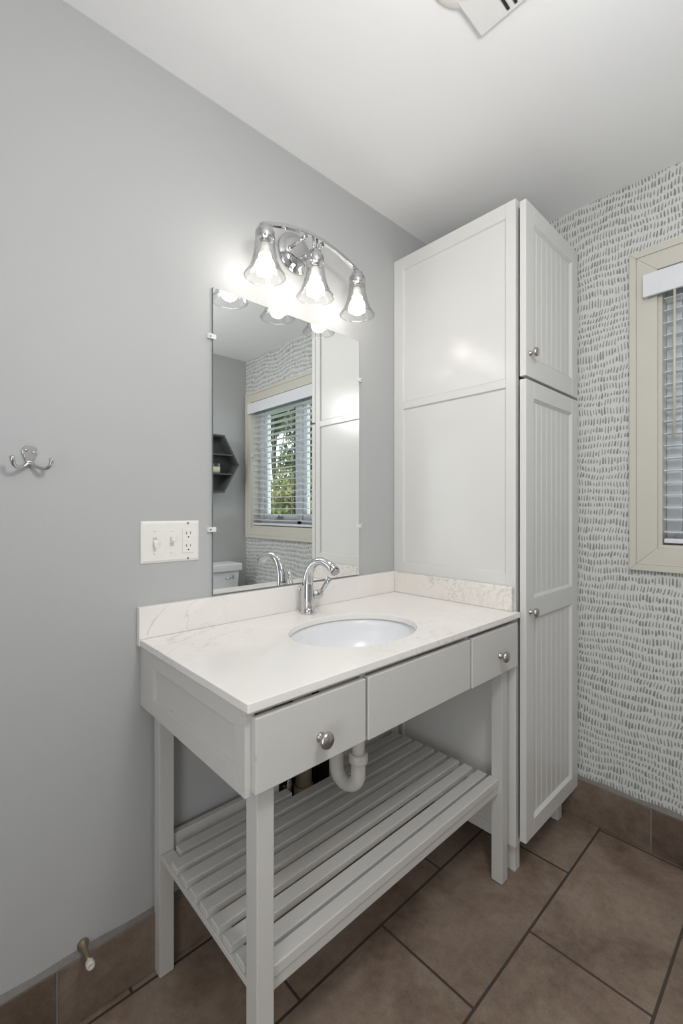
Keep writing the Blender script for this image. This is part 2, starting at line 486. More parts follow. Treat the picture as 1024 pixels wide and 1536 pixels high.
# ------------------------------------------------------------------ window
win = struct(bpy.data.objects.new('window_1', None)); COL.objects.link(win)
win.location = (W, (wy0+wy1)/2, wz0)
cy0, cy1, cz0, cz1 = -0.738, -1.958, 1.004, 2.156
def ring(mb, xa, xb, o, i):
    """picture-frame ring between outer and inner rectangles (ya, yb, za, zb) with mitred corners"""
    O = [(o[0],o[2]),(o[1],o[2]),(o[1],o[3]),(o[0],o[3])]; I = [(i[0],i[2]),(i[1],i[2]),(i[1],i[3]),(i[0],i[3])]
    for k in range(4):
        j = (k+1) % 4
        mb.prism([O[k],O[j],I[j],I[k]], lambda u, v, d: (d, u, v), xa, xb)
b = MB()
ring(b, W-0.022, W, (cy0, cy1, cz0, cz1), (cy0-0.022, cy1+0.022, cz0+0.022, cz1-0.022))
ring(b, W-0.018, W, (cy0-0.022, cy1+0.022, cz0+0.022, cz1-0.022), (wy0, wy1, wz0, wz1))
b.build('casing', M['cream'], win, bevel=0.002)
b = MB()
ring(b, W-0.004, W+T, (wy0, wy1, wz0, wz1), (wy0-0.012, wy1+0.012, wz0+0.012, wz1-0.012))
b.build('jamb', M['cream'], win)
jy0, jy1, jz0, jz1 = wy0-0.012, wy1+0.012, wz0+0.012, wz1-0.012
b = MB()
ring(b, W+0.058, W+T, (jy0, jy1, jz0, jz1), (jy0-0.045, jy1+0.045, jz0+0.05, jz1-0.045))
ym = (wy0+wy1)/2
b.box(W+0.058, W+T, ym-0.028, ym+0.028, jz0, jz1)
b.build('window_frame', M['sash'], win, bevel=0.003)
for ya, yb in ((jy0-0.045, ym+0.028), (ym-0.028, jy1+0.045)):
    b = MB()
    ring(b, W+0.072, W+0.105, (ya, yb, jz0+0.05, jz1-0.045), (ya-0.040, yb+0.040, jz0+0.092, jz1-0.085))
    s = b.build('sash', M['sash'], win, bevel=0.004)
    b = MB(); b.box(W+0.086, W+0.090, ya-0.038, yb+0.038, jz0+0.09, jz1-0.083)
    b.build('pane', M['pane'], s)
    b = MB(); b.box(W+0.068, W+0.0735, ya-0.040, yb+0.040, jz0+0.0875, jz0+0.0935); b.box(W+0.068, W+0.0735, ya-0.038, ya-0.043, jz0+0.09, jz1-0.085)
    b.build('gasket', M['slot'], s)
    b = MB(); yc = (ya+yb)/2
    b.box(W+0.056, W+0.073, yc-0.035, yc+0.035, jz0+0.054, jz0+0.068)
    b.tube([(W+0.060, yc-0.02, jz0+0.066), (W+0.050, yc+0.01, jz0+0.078), (W+0.048, yc+0.05, jz0+0.074)], 0.005, 8)
    b.build('crank', M['steel'], s)

# ------------------------------------------------------------------ venetian blind
bl = thing('window_blind', 'white venetian blind with open horizontal slats hanging in the cream framed window', 'blind', (W-0.02, (wy0+wy1)/2, wz1))
b = MB(); b.box(W-0.046, W-0.0345, -0.786, -1.888, 1.976, 2.056); b.box(W-0.0345, W-0.0235, -0.786, -0.797, 1.976, 2.056); b.box(W-0.0345, W-0.0235, -1.877, -1.888, 1.976, 2.056)
b.build('valance', M['blind'], bl, bevel=0.002)
b = MB(); b.box(W-0.006, W+0.044, jy0-0.006, jy1+0.006, 2.015, jz1-0.001); b.build('head_rail', M['blind'], bl)
NS = 19; PITCH = 0.0432; SZ0 = 1.146
def slat_mesh():
    mb = MB(); prof = []
    for k in range(9):
        u = -0.025+0.05*k/8
        prof.append((u, 0.0026*(1-(u/0.025)**2)))
    poly = prof + [(u, v-0.0022) for u, v in reversed(prof)]
    mb.prism([(W+0.018+u, SZ0+v) for u, v in poly], lambda u, v, d: (u, d, v), jy0-0.005, jy1+0.005)
    return mb
s0 = slat_mesh().build('slat', M['blind'], bl)
for k in range(1, NS+1): copy_part(s0, (0, 0, PITCH*k), bl)
b = MB(); b.box(W-0.007, W+0.043, jy0-0.005, jy1+0.005, 1.106, 1.122); b.build('bottom_rail', M['blind'], bl, bevel=0.003)
for yy in (-1.04, -1.35, -1.66):
    b = MB()
    for xx in (W-0.009, W+0.045): b.tube([(xx, yy, 1.112), (xx, yy, 2.02)], 0.0008, 5)
    for k in range(NS+1): b.tube([(W-0.009, yy, SZ0+PITCH*k-0.002), (W+0.045, yy, SZ0+PITCH*k-0.002)], 0.0006, 4)
    b.build('ladder_cord', M['blind'], bl)
b = MB(); b.tube([(W-0.040, -0.878, 1.985), (W-0.040, -0.877, 1.47)], 0.0042, 8); b.build('tilt_wand', M['cream'], bl)
b = MB(); b.tube([(W-0.016, -1.860, 1.98), (W-0.016, -1.860, 1.67)], 0.001, 5); b.lathe([(0.003,0.03),(0.006,0.012),(0.011,0.0)], (W-0.016,-1.860,1.64), n=12)
b.build('lift_cord', M['blind'], bl)

# ------------------------------------------------------------------ vanity
van = thing('bathroom_vanity', 'white painted open bathroom vanity with drawers and a slatted lower shelf', 'vanity', (0.92, -0.26, 0))
VX0, VX1 = 0.414, 1.4335
AZ0, AZ1 = 0.710, 0.8675
FY = -0.525
b = MB()
frame_face(b, lambda u, v, d: (VX0+d, u, v), FY+0.0155, -0.0005, AZ0, AZ1, [(-0.488, -0.090, 0.749, 0.828)], 0.018, 0.009, 0.0035)
b.box(VX0+0.009, VX0+0.012, -0.49, -0.088, 0.747, 0.83)
b.build('side_panel', M['vanity'], van, bevel=0.0012)
b = MB(); b.box(VX1-0.018, VX1, FY+0.0155, -0.0005, AZ0, AZ1); b.build('side_panel', M['vanity'], van, bevel=0.001)
b = MB(); b.box(VX0+0.0185, VX1-0.0185, -0.0185, -0.0005, AZ0, AZ1); b.build('back_panel', M['vanity'], van)
b = MB(); b.box(VX0, VX1, FY, FY+0.015, AZ0, AZ0+0.012); b.box(VX0, VX1, FY, FY+0.015, AZ1-0.012, AZ1)
for xa, xb in ((VX0, VX0+0.02), (0.703, 0.722), (1.128, 1.148), (VX1-0.02, VX1)): b.box(xa, xb, FY, FY+0.015, AZ0+0.012, AZ1-0.012)
b.build('face_frame', M['vanity'], van, bevel=0.001)
def knob(parent, x, y, z, s=1.0):
    mb = MB()
    mb.lathe([(0.0095*s,0),(0.0095*s,0.002),(0.0075*s,0.004),(0.006*s,0.008),(0.0058*s,0.013),(0.008*s,0.0155),(0.0150*s,0.0175),(0.0168*s,0.020),(0.0165*s,0.0225),(0.0145*s,0.0255),(0.010*s,0.0285),(0.0045*s,0.030),(0.0005,0.0305)],
             (x, y, z), '-y', 28)
    mb.lathe([(0.0145*s,0.0252),(0.0150*s,0.0259),(0.0138*s,0.0266)], (x, y, z), '-y', 28)
    return mb.build('knob', M['nickel'], parent)
DY0, DY1 = -0.5405, -0.5252
for nm, xa, xb, za, zb, kx in (('drawer', 0.4265, 0.7065, 0.717, 0.8535, 0.575), ('drawer_panel', 0.7145, 1.1335, 0.714, 0.8535, None), ('drawer', 1.1435, 1.4225, 0.711, 0.8535, 1.303)):
    b = MB(); b.box(xa, xb, DY0, DY1, za, zb)
    if kx:
        b.box(xa+0.03, xb-0.03, DY1+0.0165, -0.10, za+0.012, za+0.02)
    o = b.build(nm, M['vanity'], van, bevel=0.0022)
    if kx:
        knob(o, kx, DY0, 0.771)
    else: o['label'] = 'fixed false drawer front without a knob'
LG = [(0.447, -0.512), (1.372, -0.512), (0.447, -0.047), (1.372, -0.047)]
b = MB(); b.box(LG[0][0], LG[0][0]+0.038, LG[0][1], LG[0][1]+0.038, 0.0025, 0.864)
leg = b.build('leg', M['vanity'], van, bevel=0.0015)
b = MB(); b.lathe([(0.011,0),(0.013,0.0026)], (LG[0][0]+0.019, LG[0][1]+0.019, 0), n=14); b.build('foot_glide', M['steel'], leg)
for x, y in LG[1:]: copy_part(leg, (x-LG[0][0], y-LG[0][1], 0), van)
# lower shelf: end rails, seven full slats, a cut eighth, front and back rails
SX0, SX1, SZ = 0.452, 1.3745, 0.341
b = MB(); b.box(SX0, SX1, -0.458, -0.4235, SZ-0.018, SZ)
sl = b.build('shelf_slat', M['vanity'], van, bevel=0.002)
for k in range(1, 7): copy_part(sl, (0, 0.0525*k, 0), van)
for xa, xb in ((SX0+0.0335, 0.842), (1.075, SX1)):
    b = MB(); b.box(xa, xb, -0.0905, -0.058, SZ-0.022, SZ-0.004); b.build('shelf_slat', M['vanity'], van, bevel=0.002)
for xa in (0.450, 1.338):
    b = MB(); b.box(xa, xa+0.034, -0.472, -0.0485, SZ-0.032, SZ-0.0185); b.build('end_rail', M['vanity'], van, bevel=0.001)
b = MB(); b.box(0.4855, 1.3715, -0.502, -0.4685, 0.320, 0.344); b.box(0.4855, 1.3715, -0.4985, -0.4725, 0.293, 0.3195)
b.build('front_rail', M['vanity'], van, bevel=0.0025)
for xa, xb in ((0.4855, 0.830), (1.085, 1.3715)):
    b = MB(); b.box(xa, xb, -0.036, -0.0165, 0.300, 0.353); b.build('back_rail', M['vanity'], van, bevel=0.002)

# ------------------------------------------------------------------ countertop
ct = thing('marble_countertop', 'cream marble vanity top with an oval sink cut-out and splash backs', 'countertop', (0.92, -0.28, 0.868))
CX0, CX1, CYF, CYB, CZ0, CZ1 = 0.408, 1.4347, -0.5445, -0.0005, 0.8685, 0.886
EX, EY, EA, EB = 0.895, -0.314, 0.200, 0.158
def slab():
    mb = MB(); bm = mb.bm
    angs = [2*PI*k/96 for k in range(96)]
    for x, y in ((CX0,CYF),(CX1,CYF),(CX1,CYB),(CX0,CYB)): angs.append(math.atan2(y-EY, x-EX) % (2*PI))
    angs = sorted(set(round(a, 6) for a in angs))
    def rect(a):
        dx, dy = math.cos(a), math.sin(a); t = 1e9
        if dx > 1e-9: t = min(t, (CX1-EX)/dx)
        if dx < -1e-9: t = min(t, (CX0-EX)/dx)
        if dy > 1e-9: t = min(t, (CYB-EY)/dy)
        if dy < -1e-9: t = min(t, (CYF-EY)/dy)
        return EX+dx*t, EY+dy*t
    def ell(a):
        t = 1/math.sqrt((math.cos(a)/EA)**2+(math.sin(a)/EB)**2)
        return EX+math.cos(a)*t, EY+math.sin(a)*t
    R = []
    for f, z in ((rect, CZ0), (rect, CZ1), (ell, CZ1), (ell, CZ0), (rect, CZ0)):
        R.append([(*f(a), z) for a in angs])
    vr = [[bm.verts.new(p) for p in r] for r in R[:4]]; vr.append(vr[0])
    n = len(angs)
    for a, c in zip(vr[:-1], vr[1:]):
        for i in range(n):
            j = (i+1) % n
            bm.faces.new((a[i], a[j], c[j], c[i]))
    return mb
slab().build('slab', M['marble'], ct, bevel=0.0035, seg=3)
b = MB(); b.box(0.405, CX1, -0.020, -0.0005, CZ1+0.0003, 0.969); b.box(0.405, 0.4078, -0.020, -0.0005, 0.8685, 0.887)
b.build('backsplash', M['marble'], ct, bevel=0.002)
b = MB(); b.box(1.4155, 1.4347, -0.523, -0.0205, CZ1+0.0003, 0.967); b.build('side_splash', M['marble_veined'], ct, bevel=0.002)

# sink
sk = thing('oval_sink', 'white oval undermount sink set into the marble vanity top', 'sink', (EX, EY, 0.74))
b = MB(); prof = []
for k in range(15):
    t = PI/2*k/14
    prof.append((0.022+0.186*math.sin(PI/2-t)**0.62 if k < 14 else 0.022, -0.128*math.sin(t)**0.9))
prof = [(0.222, 0)]+prof
b.lathe(prof, (EX, EY, 0.8645), n=64, cap0=False, cap1=False, sy=0.80)
b.build('basin', M['porcelain'], sk, solid=0.006)
b = MB(); b.lathe([(0.0245,0.0),(0.0255,0.003),(0.021,0.004),(0.018,0.002),(0.0175,0.0045),(0.0005,0.0055)], (EX, EY, 0.7435), n=24); b.build('drain', M['chrome'], sk)
b = MB(); b.lathe([(0.019,-0.075),(0.019,0.003)], (EX, EY, 0.733), n=20); b.build('tailpiece', M['pvc'], sk)

# faucet
fx, fy = 0.914, -0.079
fa = thing('faucet', 'chrome single handle arched faucet standing behind the oval sink', 'faucet', (fx, fy, 0.886))
pts, rad = [], []
for y, z, r in ((-0.079,0.892,0.0222),(-0.079,0.905,0.0215),(-0.078,0.930,0.0210),(-0.077,0.955,0.0200),(-0.077,0.978,0.0188),(-0.079,1.000,0.0175),(-0.085,1.020,0.0165),(-0.096,1.038,0.0155),(-0.111,1.051,0.0146),(-0.129,1.0585,0.0138),(-0.148,1.0605,0.0132),(-0.166,1.0580,0.0132),(-0.182,1.0525,0.0140),(-0.197,1.0445,0.0152),(-0.211,1.0345,0.0166)):
    pts.append((fx, y, z)); rad.append(r)
b = MB(); b.tube(pts, rad, 24, flat=(1.0, 0.96)); b.build('spout', M['chrome'], fa)
b = MB(); b.lathe([(0.0246,0),(0.0246,0.0045),(0.0236,0.0055),(0.0228,0.012),(0.0220,0.02)], (fx, fy, 0.8862), n=32); b.build('base', M['chrome'], fa)
b = MB(); b.tube([(fx,-0.2105,1.0350),(fx,-0.2150,1.0312)], [0.0142,0.0134], 20); b.build('aerator', M['steel'], fa)
b = MB()
b.lathe([(0.0140,0.0),(0.0140,0.020),(0.0158,0.029),(0.0152,0.036),(0.0105,0.041),(0.001,0.042)], (fx+0.013, -0.082, 0.944), 'x', 24)
h = b.build('handle', M['chrome'], fa)
b = MB(); b.tube([(fx+0.047,-0.085,0.948),(fx+0.052,-0.094,0.962),(fx+0.056,-0.106,0.980),(fx+0.059,-0.117,0.998)], [0.0072,0.0076,0.0084,0.0090], 14, flat=(1,0.8)); b.build('lever', M['chrome'], h)
b = MB(); b.lathe([(0.003,0),(0.003,0.066),(0.0062,0.068),(0.0065,0.075),(0.004,0.078)], (0.907, -0.0425, 0.8865), n=12); b.build('lift_rod', M['chrome'], fa)

# plumbing under the sink
tr = thing('drain_trap', 'white plastic pipe trap hanging below the sink under the left drawer', 'pipe', (0.9, -0.28, 0.40))
tx, ty = 0.906, -0.318
ex_, ey_ = 0.892, -0.240
b = MB(); P = [(tx-0.003, ty+0.001, 0.650), (tx, ty, 0.56), (tx, ty, 0.503)]
for k in range(1, 12):
    a = PI*k/12
    P.append((tx+(ex_-tx)*(1-math.cos(a))/2, ty+(ey_-ty)*(1-math.cos(a))/2, 0.468-0.040*math.sin(a)))
P += [(ex_, ey_, 0.478), (ex_, ey_, 0.52), (ex_, ey_, 0.575)]
for k in range(1, 7):
    a = PI/2*k/6
    P.append((ex_, ey_+0.04*(1-math.cos(a)), 0.575+0.04*math.sin(a)))
P += [(ex_, -0.12, 0.615), (ex_, 0.06, 0.615)]
b.tube(P[2:], 0.0212, 20); b.build('trap_bend', M['pvc'], tr)
b = MB(); b.tube(P[:3], 0.0185, 18); b.build('tailpiece', M['pvc'], tr)
for x, y, z in ((tx, ty, 0.503), (ex_, ey_, 0.545)):
    b = MB(); b.lathe([(0.0255,0),(0.0265,0.004),(0.0265,0.020),(0.0235,0.025),(0.021,0.027)], (x, y, z), n=18, flute=(8, 0.05)); b.build('slip_nut', M['pvc'], tr)
pp = thing('drain_pipe', 'tan plastic pipe standing in the dark wall cut-out behind the vanity', 'pipe', (0.998, 0.05, 0.25))
b = MB(); b.lathe([(0.030,0.0),(0.030,0.37)], (0.998, 0.052, 0.24), n=24); b.build('pipe', M['oldpvc'], pp)
b = MB(); b.lathe([(0.035,-0.04),(0.035,0.012),(0.031,0.016)], (0.998, 0.052, 0.222), n=24); b.build('coupling', M['oldpvc'], pp)
sv = thing('shutoff_valve', 'small metal shut-off valve with a ribbed oval handle in the wall cut-out', 'valve', (0.885, 0.02, 0.30))
b = MB(); b.tube([(0.862,0.09,0.30),(0.862,-0.004,0.30)], 0.009, 12); b.tube([(0.862,0.010,0.285),(0.862,0.010,0.345)], 0.011, 12); b.build('valve_body', M['black'], sv)
b = MB(); b.tube([(0.862,0.010,0.300),(0.884,-0.002,0.300)], 0.005, 10)
b.lathe([(0.005,0.0),(0.017,0.002),(0.018,0.008),(0.014,0.011),(0.003,0.012)], (0.888,-0.004,0.302), '-y', 24, sx=0.62, sy=1.35, flute=(14,0.10)); b.build('valve_handle', M['steel'], sv)
b = MB(); b.tube([(0.862,0.010,0.345),(0.866,0.020,0.42),(0.872,0.03,0.50),(0.880,0.04,0.58)], 0.006, 10); b.build('supply_hose', M['slot'], sv)
sv2 = thing('supply_hose', 'dark flexible water hose in the wall cut-out right of the tan pipe', 'hose', (1.055, 0.06, 0.2))
b = MB(); b.tube([(1.052,0.06,0.20),(1.053,0.055,0.35),(1.048,0.05,0.58)], 0.006, 10); b.build('hose', M['slot'], sv2)
b = MB(); b.lathe([(0.009,0),(0.009,0.02),(0.007,0.024)], (1.052,0.06,0.185), n=8); b.build('hose_nut', M['steel'], sv2)

# ------------------------------------------------------------------ tall linen cabinet
lc = thing('linen_cabinet', 'tall white panelled linen cabinet standing between the vanity and window wall', 'cabinet', (1.665, -0.27, 0))
KX0, KX1, KY, KZ0, KZ1 = 1.4360, 1.895, -0.5265, 0.098, 2.2585
b = MB()
frame_face(b, lambda u, v, d: (KX0+d, u, v), KY, -0.001, KZ0, KZ1,
           [(-0.491, -0.048, 0.135, 0.86), (-0.491, -0.048, 1.0095, 1.6355), (-0.491, -0.048, 1.6645, 2.208)], 0.024, 0.007, 0.0035)
b.box(KX0+0.007, KX0+0.010, -0.493, -0.046, 0.13, 2.21)
b.build('side_panel', M['white'], lc, bevel=0.0015)
b = MB(); b.box(KX1-0.018, KX1, KY, -0.001, KZ0, KZ1); b.build('side_panel', M['white'], lc, bevel=0.001)
for ya, za, zb in ((KY+0.001, KZ1-0.02, KZ1-0.002), (KY+0.001, KZ0+0.001, KZ0+0.02), (KY+0.02, 1.653, 1.671)):
    b = MB(); b.box(KX0+0.0245, KX1-0.0185, ya, -0.0085, za, zb); b.build('carcass_board', M['white'], lc)
b = MB(); b.box(KX0+0.0245, KX1-0.0185, -0.008, -0.001, KZ0+0.021, KZ1-0.021); b.build('back_panel', M['white'], lc)
GX0, GX1, GY = 1.4415, 1.8965, -0.5595
def door_leaf(z0, z1, opens, kz):
    mb = MB()
    fn = lambda u, v, d: (u, GY+d, v)
    frame_face(mb, fn, GX0, GX1, z0, z1, [(1.502, 1.838, a, c) for a, c in opens], 0.022, 0.0095, 0.0085)
    o = mb.build('door', M['white'], lc, bevel=0.0018)
    for a, c in opens:                                      # beadboard, one mesh per panel
        p = MB(); n = 8; wdt = (1.840-1.500)/n; prof = []
        for k in range(n):
            u0 = 1.500+k*wdt
            prof += [(u0, 0.0106), (u0+0.0022, 0.0096), (u0+wdt-0.0085, 0.0096), (u0+wdt-0.0065, 0.0105), (u0+wdt-0.0045, 0.0097), (u0+wdt-0.0022, 0.0097)]
        prof += [(1.840, 0.0106), (1.840, 0.0175), (1.500, 0.0175)]
        p.rings([[(u, GY+d, a-0.002) for u, d in prof], [(u, GY+d, c+0.002) for u, d in prof]], True, True, True, False)
        p.build('beadboard', M['white'], o)
    knob(o, 1.470, GY, kz, 0.9)
    return o
door_leaf(1.6645, 2.244, [(1.732, 2.185)], 1.742)
door_leaf(0.126, 1.6545, [(0.183, 0.857), (0.9265, 1.597)], 0.884)
b = MB(); b.box(1.457, 1.492, -0.514, -0.479, 0.0, KZ0-0.0003)
ft = b.build('foot', M['white'], lc, bevel=0.0015)
for d in ((0.364,0,0), (0,0.44,0), (0.364,0.44,0)): copy_part(ft, d, lc)

# ------------------------------------------------------------------ mirror
mi = thing('wall_mirror', 'frameless rectangular wall mirror held by plastic clips above the vanity', 'mirror', (0.92, -0.003, 0.972))
MX0, MX1, MZ0, MZ1 = 0.6165, 1.2235, 0.9735, 1.8735
b = MB(); b.box(MX0, MX1, -0.0058, -0.001, MZ0, MZ1); b.build('glass_edge', M['mirroredge'], mi)
b = MB(); b.box(MX0+0.0008, MX1-0.0008, -0.0062, -0.0058, MZ0+0.0008, MZ1-0.0008); b.build('mirror_glass', M['mirror'], mi)
for x, z, s in ((MX0, 1.729, 1), (MX0, 1.165, 1), (MX1, 1.724, -1), (MX1, 1.161, -1)):
    b = MB(); b.box(x-s*0.016, x-s*0.0005, -0.006, -0.0003, z-0.007, z+0.007); b.box(x-s*0.014, x+s*0.010, -0.0088, -0.0063, z-0.007, z+0.007)
    o = b.build('mirror_clip', M['clip'], mi, bevel=0.001)
    b = MB(); b.lathe([(0.003,0.0),(0.003,0.0007),(0.001,0.001)], (x-s*0.008, -0.0088, z), '-y', 12); b.build('screw', M['steel'], o)

# ------------------------------------------------------------------ vanity light
vl = thing('vanity_light', 'chrome three lamp wall light with clear fluted glass shades above the mirror', 'light', (0.918, -0.01, 2.09))
LY = -0.111
b = MB(); b.lathe([(0.069,0.0005),(0.069,0.006),(0.066,0.010),(0.052,0.013),(0.050,0.018),(0.046,0.021),(0.02,0.0235),(0.001,0.024)], (0.918, 0, 2.089), '-y', 48); b.build('backplate', M['chrome'], vl)
BP = []
for k in range(25):
    x = 0.728+0.38*k/24; u = (x-0.918)/0.19
    BP.append((x, LY, 2.098-0.040*u*u))
b = MB(); b.ribbon(BP, 0.0075, 0.0055); b.build('arched_bar', M['chrome'], vl, bevel=0.0015)
for x in (0.884, 0.952):
    b = MB(); b.tube([(x, -0.018, 2.089), (x, LY+0.004, 2.092)], 0.0055, 12); b.lathe([(0.0095,0.018),(0.0085,0.026),(0.006,0.028)], (x, 0, 2.089), '-y', 14); b.lathe([(0.0075,0.094),(0.0075,0.108)], (x, 0, 2.0915), '-y', 14)
    b.build('arm', M['chrome'], vl)
for i, (x, ztop) in enumerate(((0.728, 2.056), (0.918, 2.096), (1.108, 2.056))):
    zc = 2.046
    b = MB(); b.lathe([(0.0262,-0.036),(0.0275,-0.032),(0.0275,-0.012),(0.0255,-0.006),(0.019,0.0),(0.0185,0.007),(0.012,0.012),(0.001,0.013)], (x, LY, zc), n=32)
    if i == 1: b.tube([(x-0.008, LY, zc+0.004), (x-0.008, LY, ztop-0.004)], 0.004, 10); b.tube([(x+0.008, LY, zc+0.004), (x+0.008, LY, ztop-0.004)], 0.004, 10)
    cu = b.build('socket_cup', M['chrome'], vl)
    b = MB(); b.lathe([(0.0165,-0.045),(0.0165,-0.010)], (x, LY, zc), n=20); b.build('socket', M['steel'], cu)
    b = MB(); b.lathe([(0.0270,-0.014),(0.0272,-0.034),(0.0285,-0.052),(0.0315,-0.075),(0.0370,-0.098),(0.0455,-0.120),(0.0545,-0.135),(0.0590,-0.141)], (x, LY, zc), n=96, cap0=False, cap1=False, flute=(12, 0.022))
    sh = b.build('glass_shade', M['shade'], vl, solid=0.0026)
    b = MB(); R = 0.0600
    b.rings([[(x+(R+0.0014*math.cos(q))*math.cos(a), LY+(R+0.0014*math.cos(q))*math.sin(a), zc-0.1415+0.0014*math.sin(q)) for q in [2*PI*j/8 for j in range(8)]] for a in [2*PI*k/72 for k in range(73)]], True, False, False)
    b.build('shade_rim', M['shade'], sh)
    b = MB(); pr = [(0.0135,-0.030),(0.0135,-0.046),(0.0145,-0.056)]
    b.lathe([(0.0135,-0.046),(0.0137,-0.062),(0.0175,-0.076),(0.0178,-0.078)], (x, LY, zc), n=28, cap1=False)
    bb = b.build('bulb', M['plastic'], vl)
    b = MB(); pr = [(0.0178,-0.0785)]
    for k in range(0, 13):
        a = math.radians(50)-math.radians(140)*k/12
        pr.append((max(0.0004, 0.0285*math.cos(a)), -0.1125+0.0285*math.sin(a)))
    b.lathe(pr, (x, LY, zc), n=28); b.build('bulb_globe', M['bulb'], bb)

# ------------------------------------------------------------------ switch plate
sw = thing('switch_plate', 'white three gang wall plate with two toggles and an outlet, left of mirror', 'switch', (0.4945, 0, 1.136))
b = MB()
px0, px1, pz0, pz1 = 0.414, 0.575, 1.0795, 1.1925
b.rings([[(px0,-0.0003,pz0),(px1,-0.0003,pz0),(px1,-0.0003,pz1),(px0,-0.0003,pz1)], [(px0,-0.0025,pz0),(px1,-0.0025,pz0),(px1,-0.0025,pz1),(px0,-0.0025,pz1)], [(px0+0.007,-0.0068,pz0+0.007),(px1-0.007,-0.0068,pz0+0.007),(px1-0.007,-0.0068,pz1-0.007),(px0+0.007,-0.0068,pz1-0.007)]], True, True, True, False)
b.build('plate', M['plastic'], sw, bevel=0.001)
for x, up in ((0.4495, 0), (0.4955, 1)):
    b = MB(); b.box(x-0.0056, x+0.0056, -0.0074, -0.0066, 1.1235, 1.1485); b.build('toggle_slot', M['slotgrey'], sw)
    b = MB(); s = 1 if up else -1
    b.prism([(x-0.0047, 1.136-s*0.006),(x+0.0047,1.136-s*0.006),(x+0.0047,1.136+s*0.007),(x-0.0047,1.136+s*0.007)], lambda u, v, d: (u, -0.0072-d, v+s*d*0.55), 0, 0.0135)
    b.build('toggle', M['plastic'], sw, bevel=0.001)
    for z in (1.136-0.030, 1.136+0.030):
        b = MB(); b.lathe([(0.0033,0.0),(0.0033,0.0006),(0.002,0.0013),(0.0003,0.0015)], (x, -0.0067, z), '-y', 14); b.build('screw', M['clip'], sw)
b = MB(); b.box(0.5245, 0.5575, -0.0092, -0.0068, 1.103, 1.1695); oo = b.build('outlet', M['plastic'], sw, bevel=0.0008)
for zc in (1.1545, 1.1195):
    b = MB()
    b.box(0.5355, 0.537, -0.00945, -0.0091, zc-0.001, zc+0.007); b.box(0.5325, 0.5355, -0.00945, -0.0091, zc+0.0025, zc+0.0037)
    b.box(0.5465, 0.548, -0.00945, -0.0091, zc, zc+0.007); b.lathe([(0.0022,0.0091),(0.0022,0.00945)], (0.5415, 0, zc-0.008), '-y', 14)
    b.build('socket_slots', M['slot'], oo)
b = MB(); b.box(0.5345, 0.5480, -0.0101, -0.0091, 1.1335, 1.1405); b.build('test_button', M['plastic'], oo, bevel=0.0004)
for z in (1.0870, 1.1850):
    b = MB(); b.lathe([(0.0033,0.0),(0.0033,0.0006),(0.002,0.0012),(0.0003,0.0014)], (0.541, -0.0067, z), '-y', 14); b.build('screw', M['steel'], sw)

# ------------------------------------------------------------------ coat hook
ch = thing('coat_hook', 'chrome double coat hook screwed to the grey wall left of the switches', 'hook', (0.173, 0, 1.35))
b = MB(); poly = []
for a in range(-40, 221, 13):
    poly.append((0.0145*math.cos(math.radians(a)), 0.003+0.0150*math.sin(math.radians(a))))
poly += [(-0.0105,-0.010),(-0.0072,-0.018),(-0.0060,-0.026),(0.0060,-0.026),(0.0072,-0.018),(0.0105,-0.010)]
b.prism(poly, lambda u, v, d: (0.173+u, -d, 1.3505+v), 0.0003, 0.0048)
b.build('back_plate', M['steel'], ch, bevel=0.0014)
for sx, sz in ((-1, 0.003), (1, -0.001)):
    b = MB(); b.lathe([(0.0036,0.0047),(0.0034,0.0060),(0.0015,0.0072),(0.0003,0.0074)], (0.173+sx*0.0068, 0, 1.3545+sz-0.001), '-y', 14); b.build('screw', M['chrome'], ch)
    P = [(0.173, -0.004, 1.3265), (0.173+sx*0.006, -0.009, 1.3245), (0.173+sx*0.013, -0.016, 1.3185), (0.173+sx*0.021, -0.024, 1.3150), (0.173+sx*0.0285, -0.031, 1.3160), (0.173+sx*0.0335, -0.036, 1.3210), (0.173+sx*0.0355, -0.039, 1.3285), (0.173+sx*0.0362, -0.040, 1.3355), (0.173+sx*0.0362, -0.040, 1.3385)]
    b = MB(); b.tube(P, [0.0056,0.0050,0.0044,0.0042,0.0042,0.0043,0.0047,0.0055,0.0036], 12); b.build('hook_arm', M['chrome'], ch)

# door stop on the skirting
ds = thing('door_stop', 'bronze door stop with a white rubber tip on the skirting left of the vanity', 'door stop', (0.280, 0, 0.168))
b = MB(); b.lathe([(0.0125,0.0),(0.0130,0.0025),(0.0118,0.006),(0.0090,0.010),(0.0068,0.017),(0.0055,0.028),(0.0052,0.046),(0.0056,0.058)], (0.280, -0.0005, 0.172), '-y', 24); b.build('stem', M['brass'], ds)
b = MB(); b.lathe([(0.0060,0.057),(0.0088,0.060),(0.0092,0.070),(0.0078,0.075),(0.0066,0.0755),(0.004,0.070)], (0.280, -0.0005, 0.172), '-y', 20); b.build('rubber_tip', M['rubber'], ds)

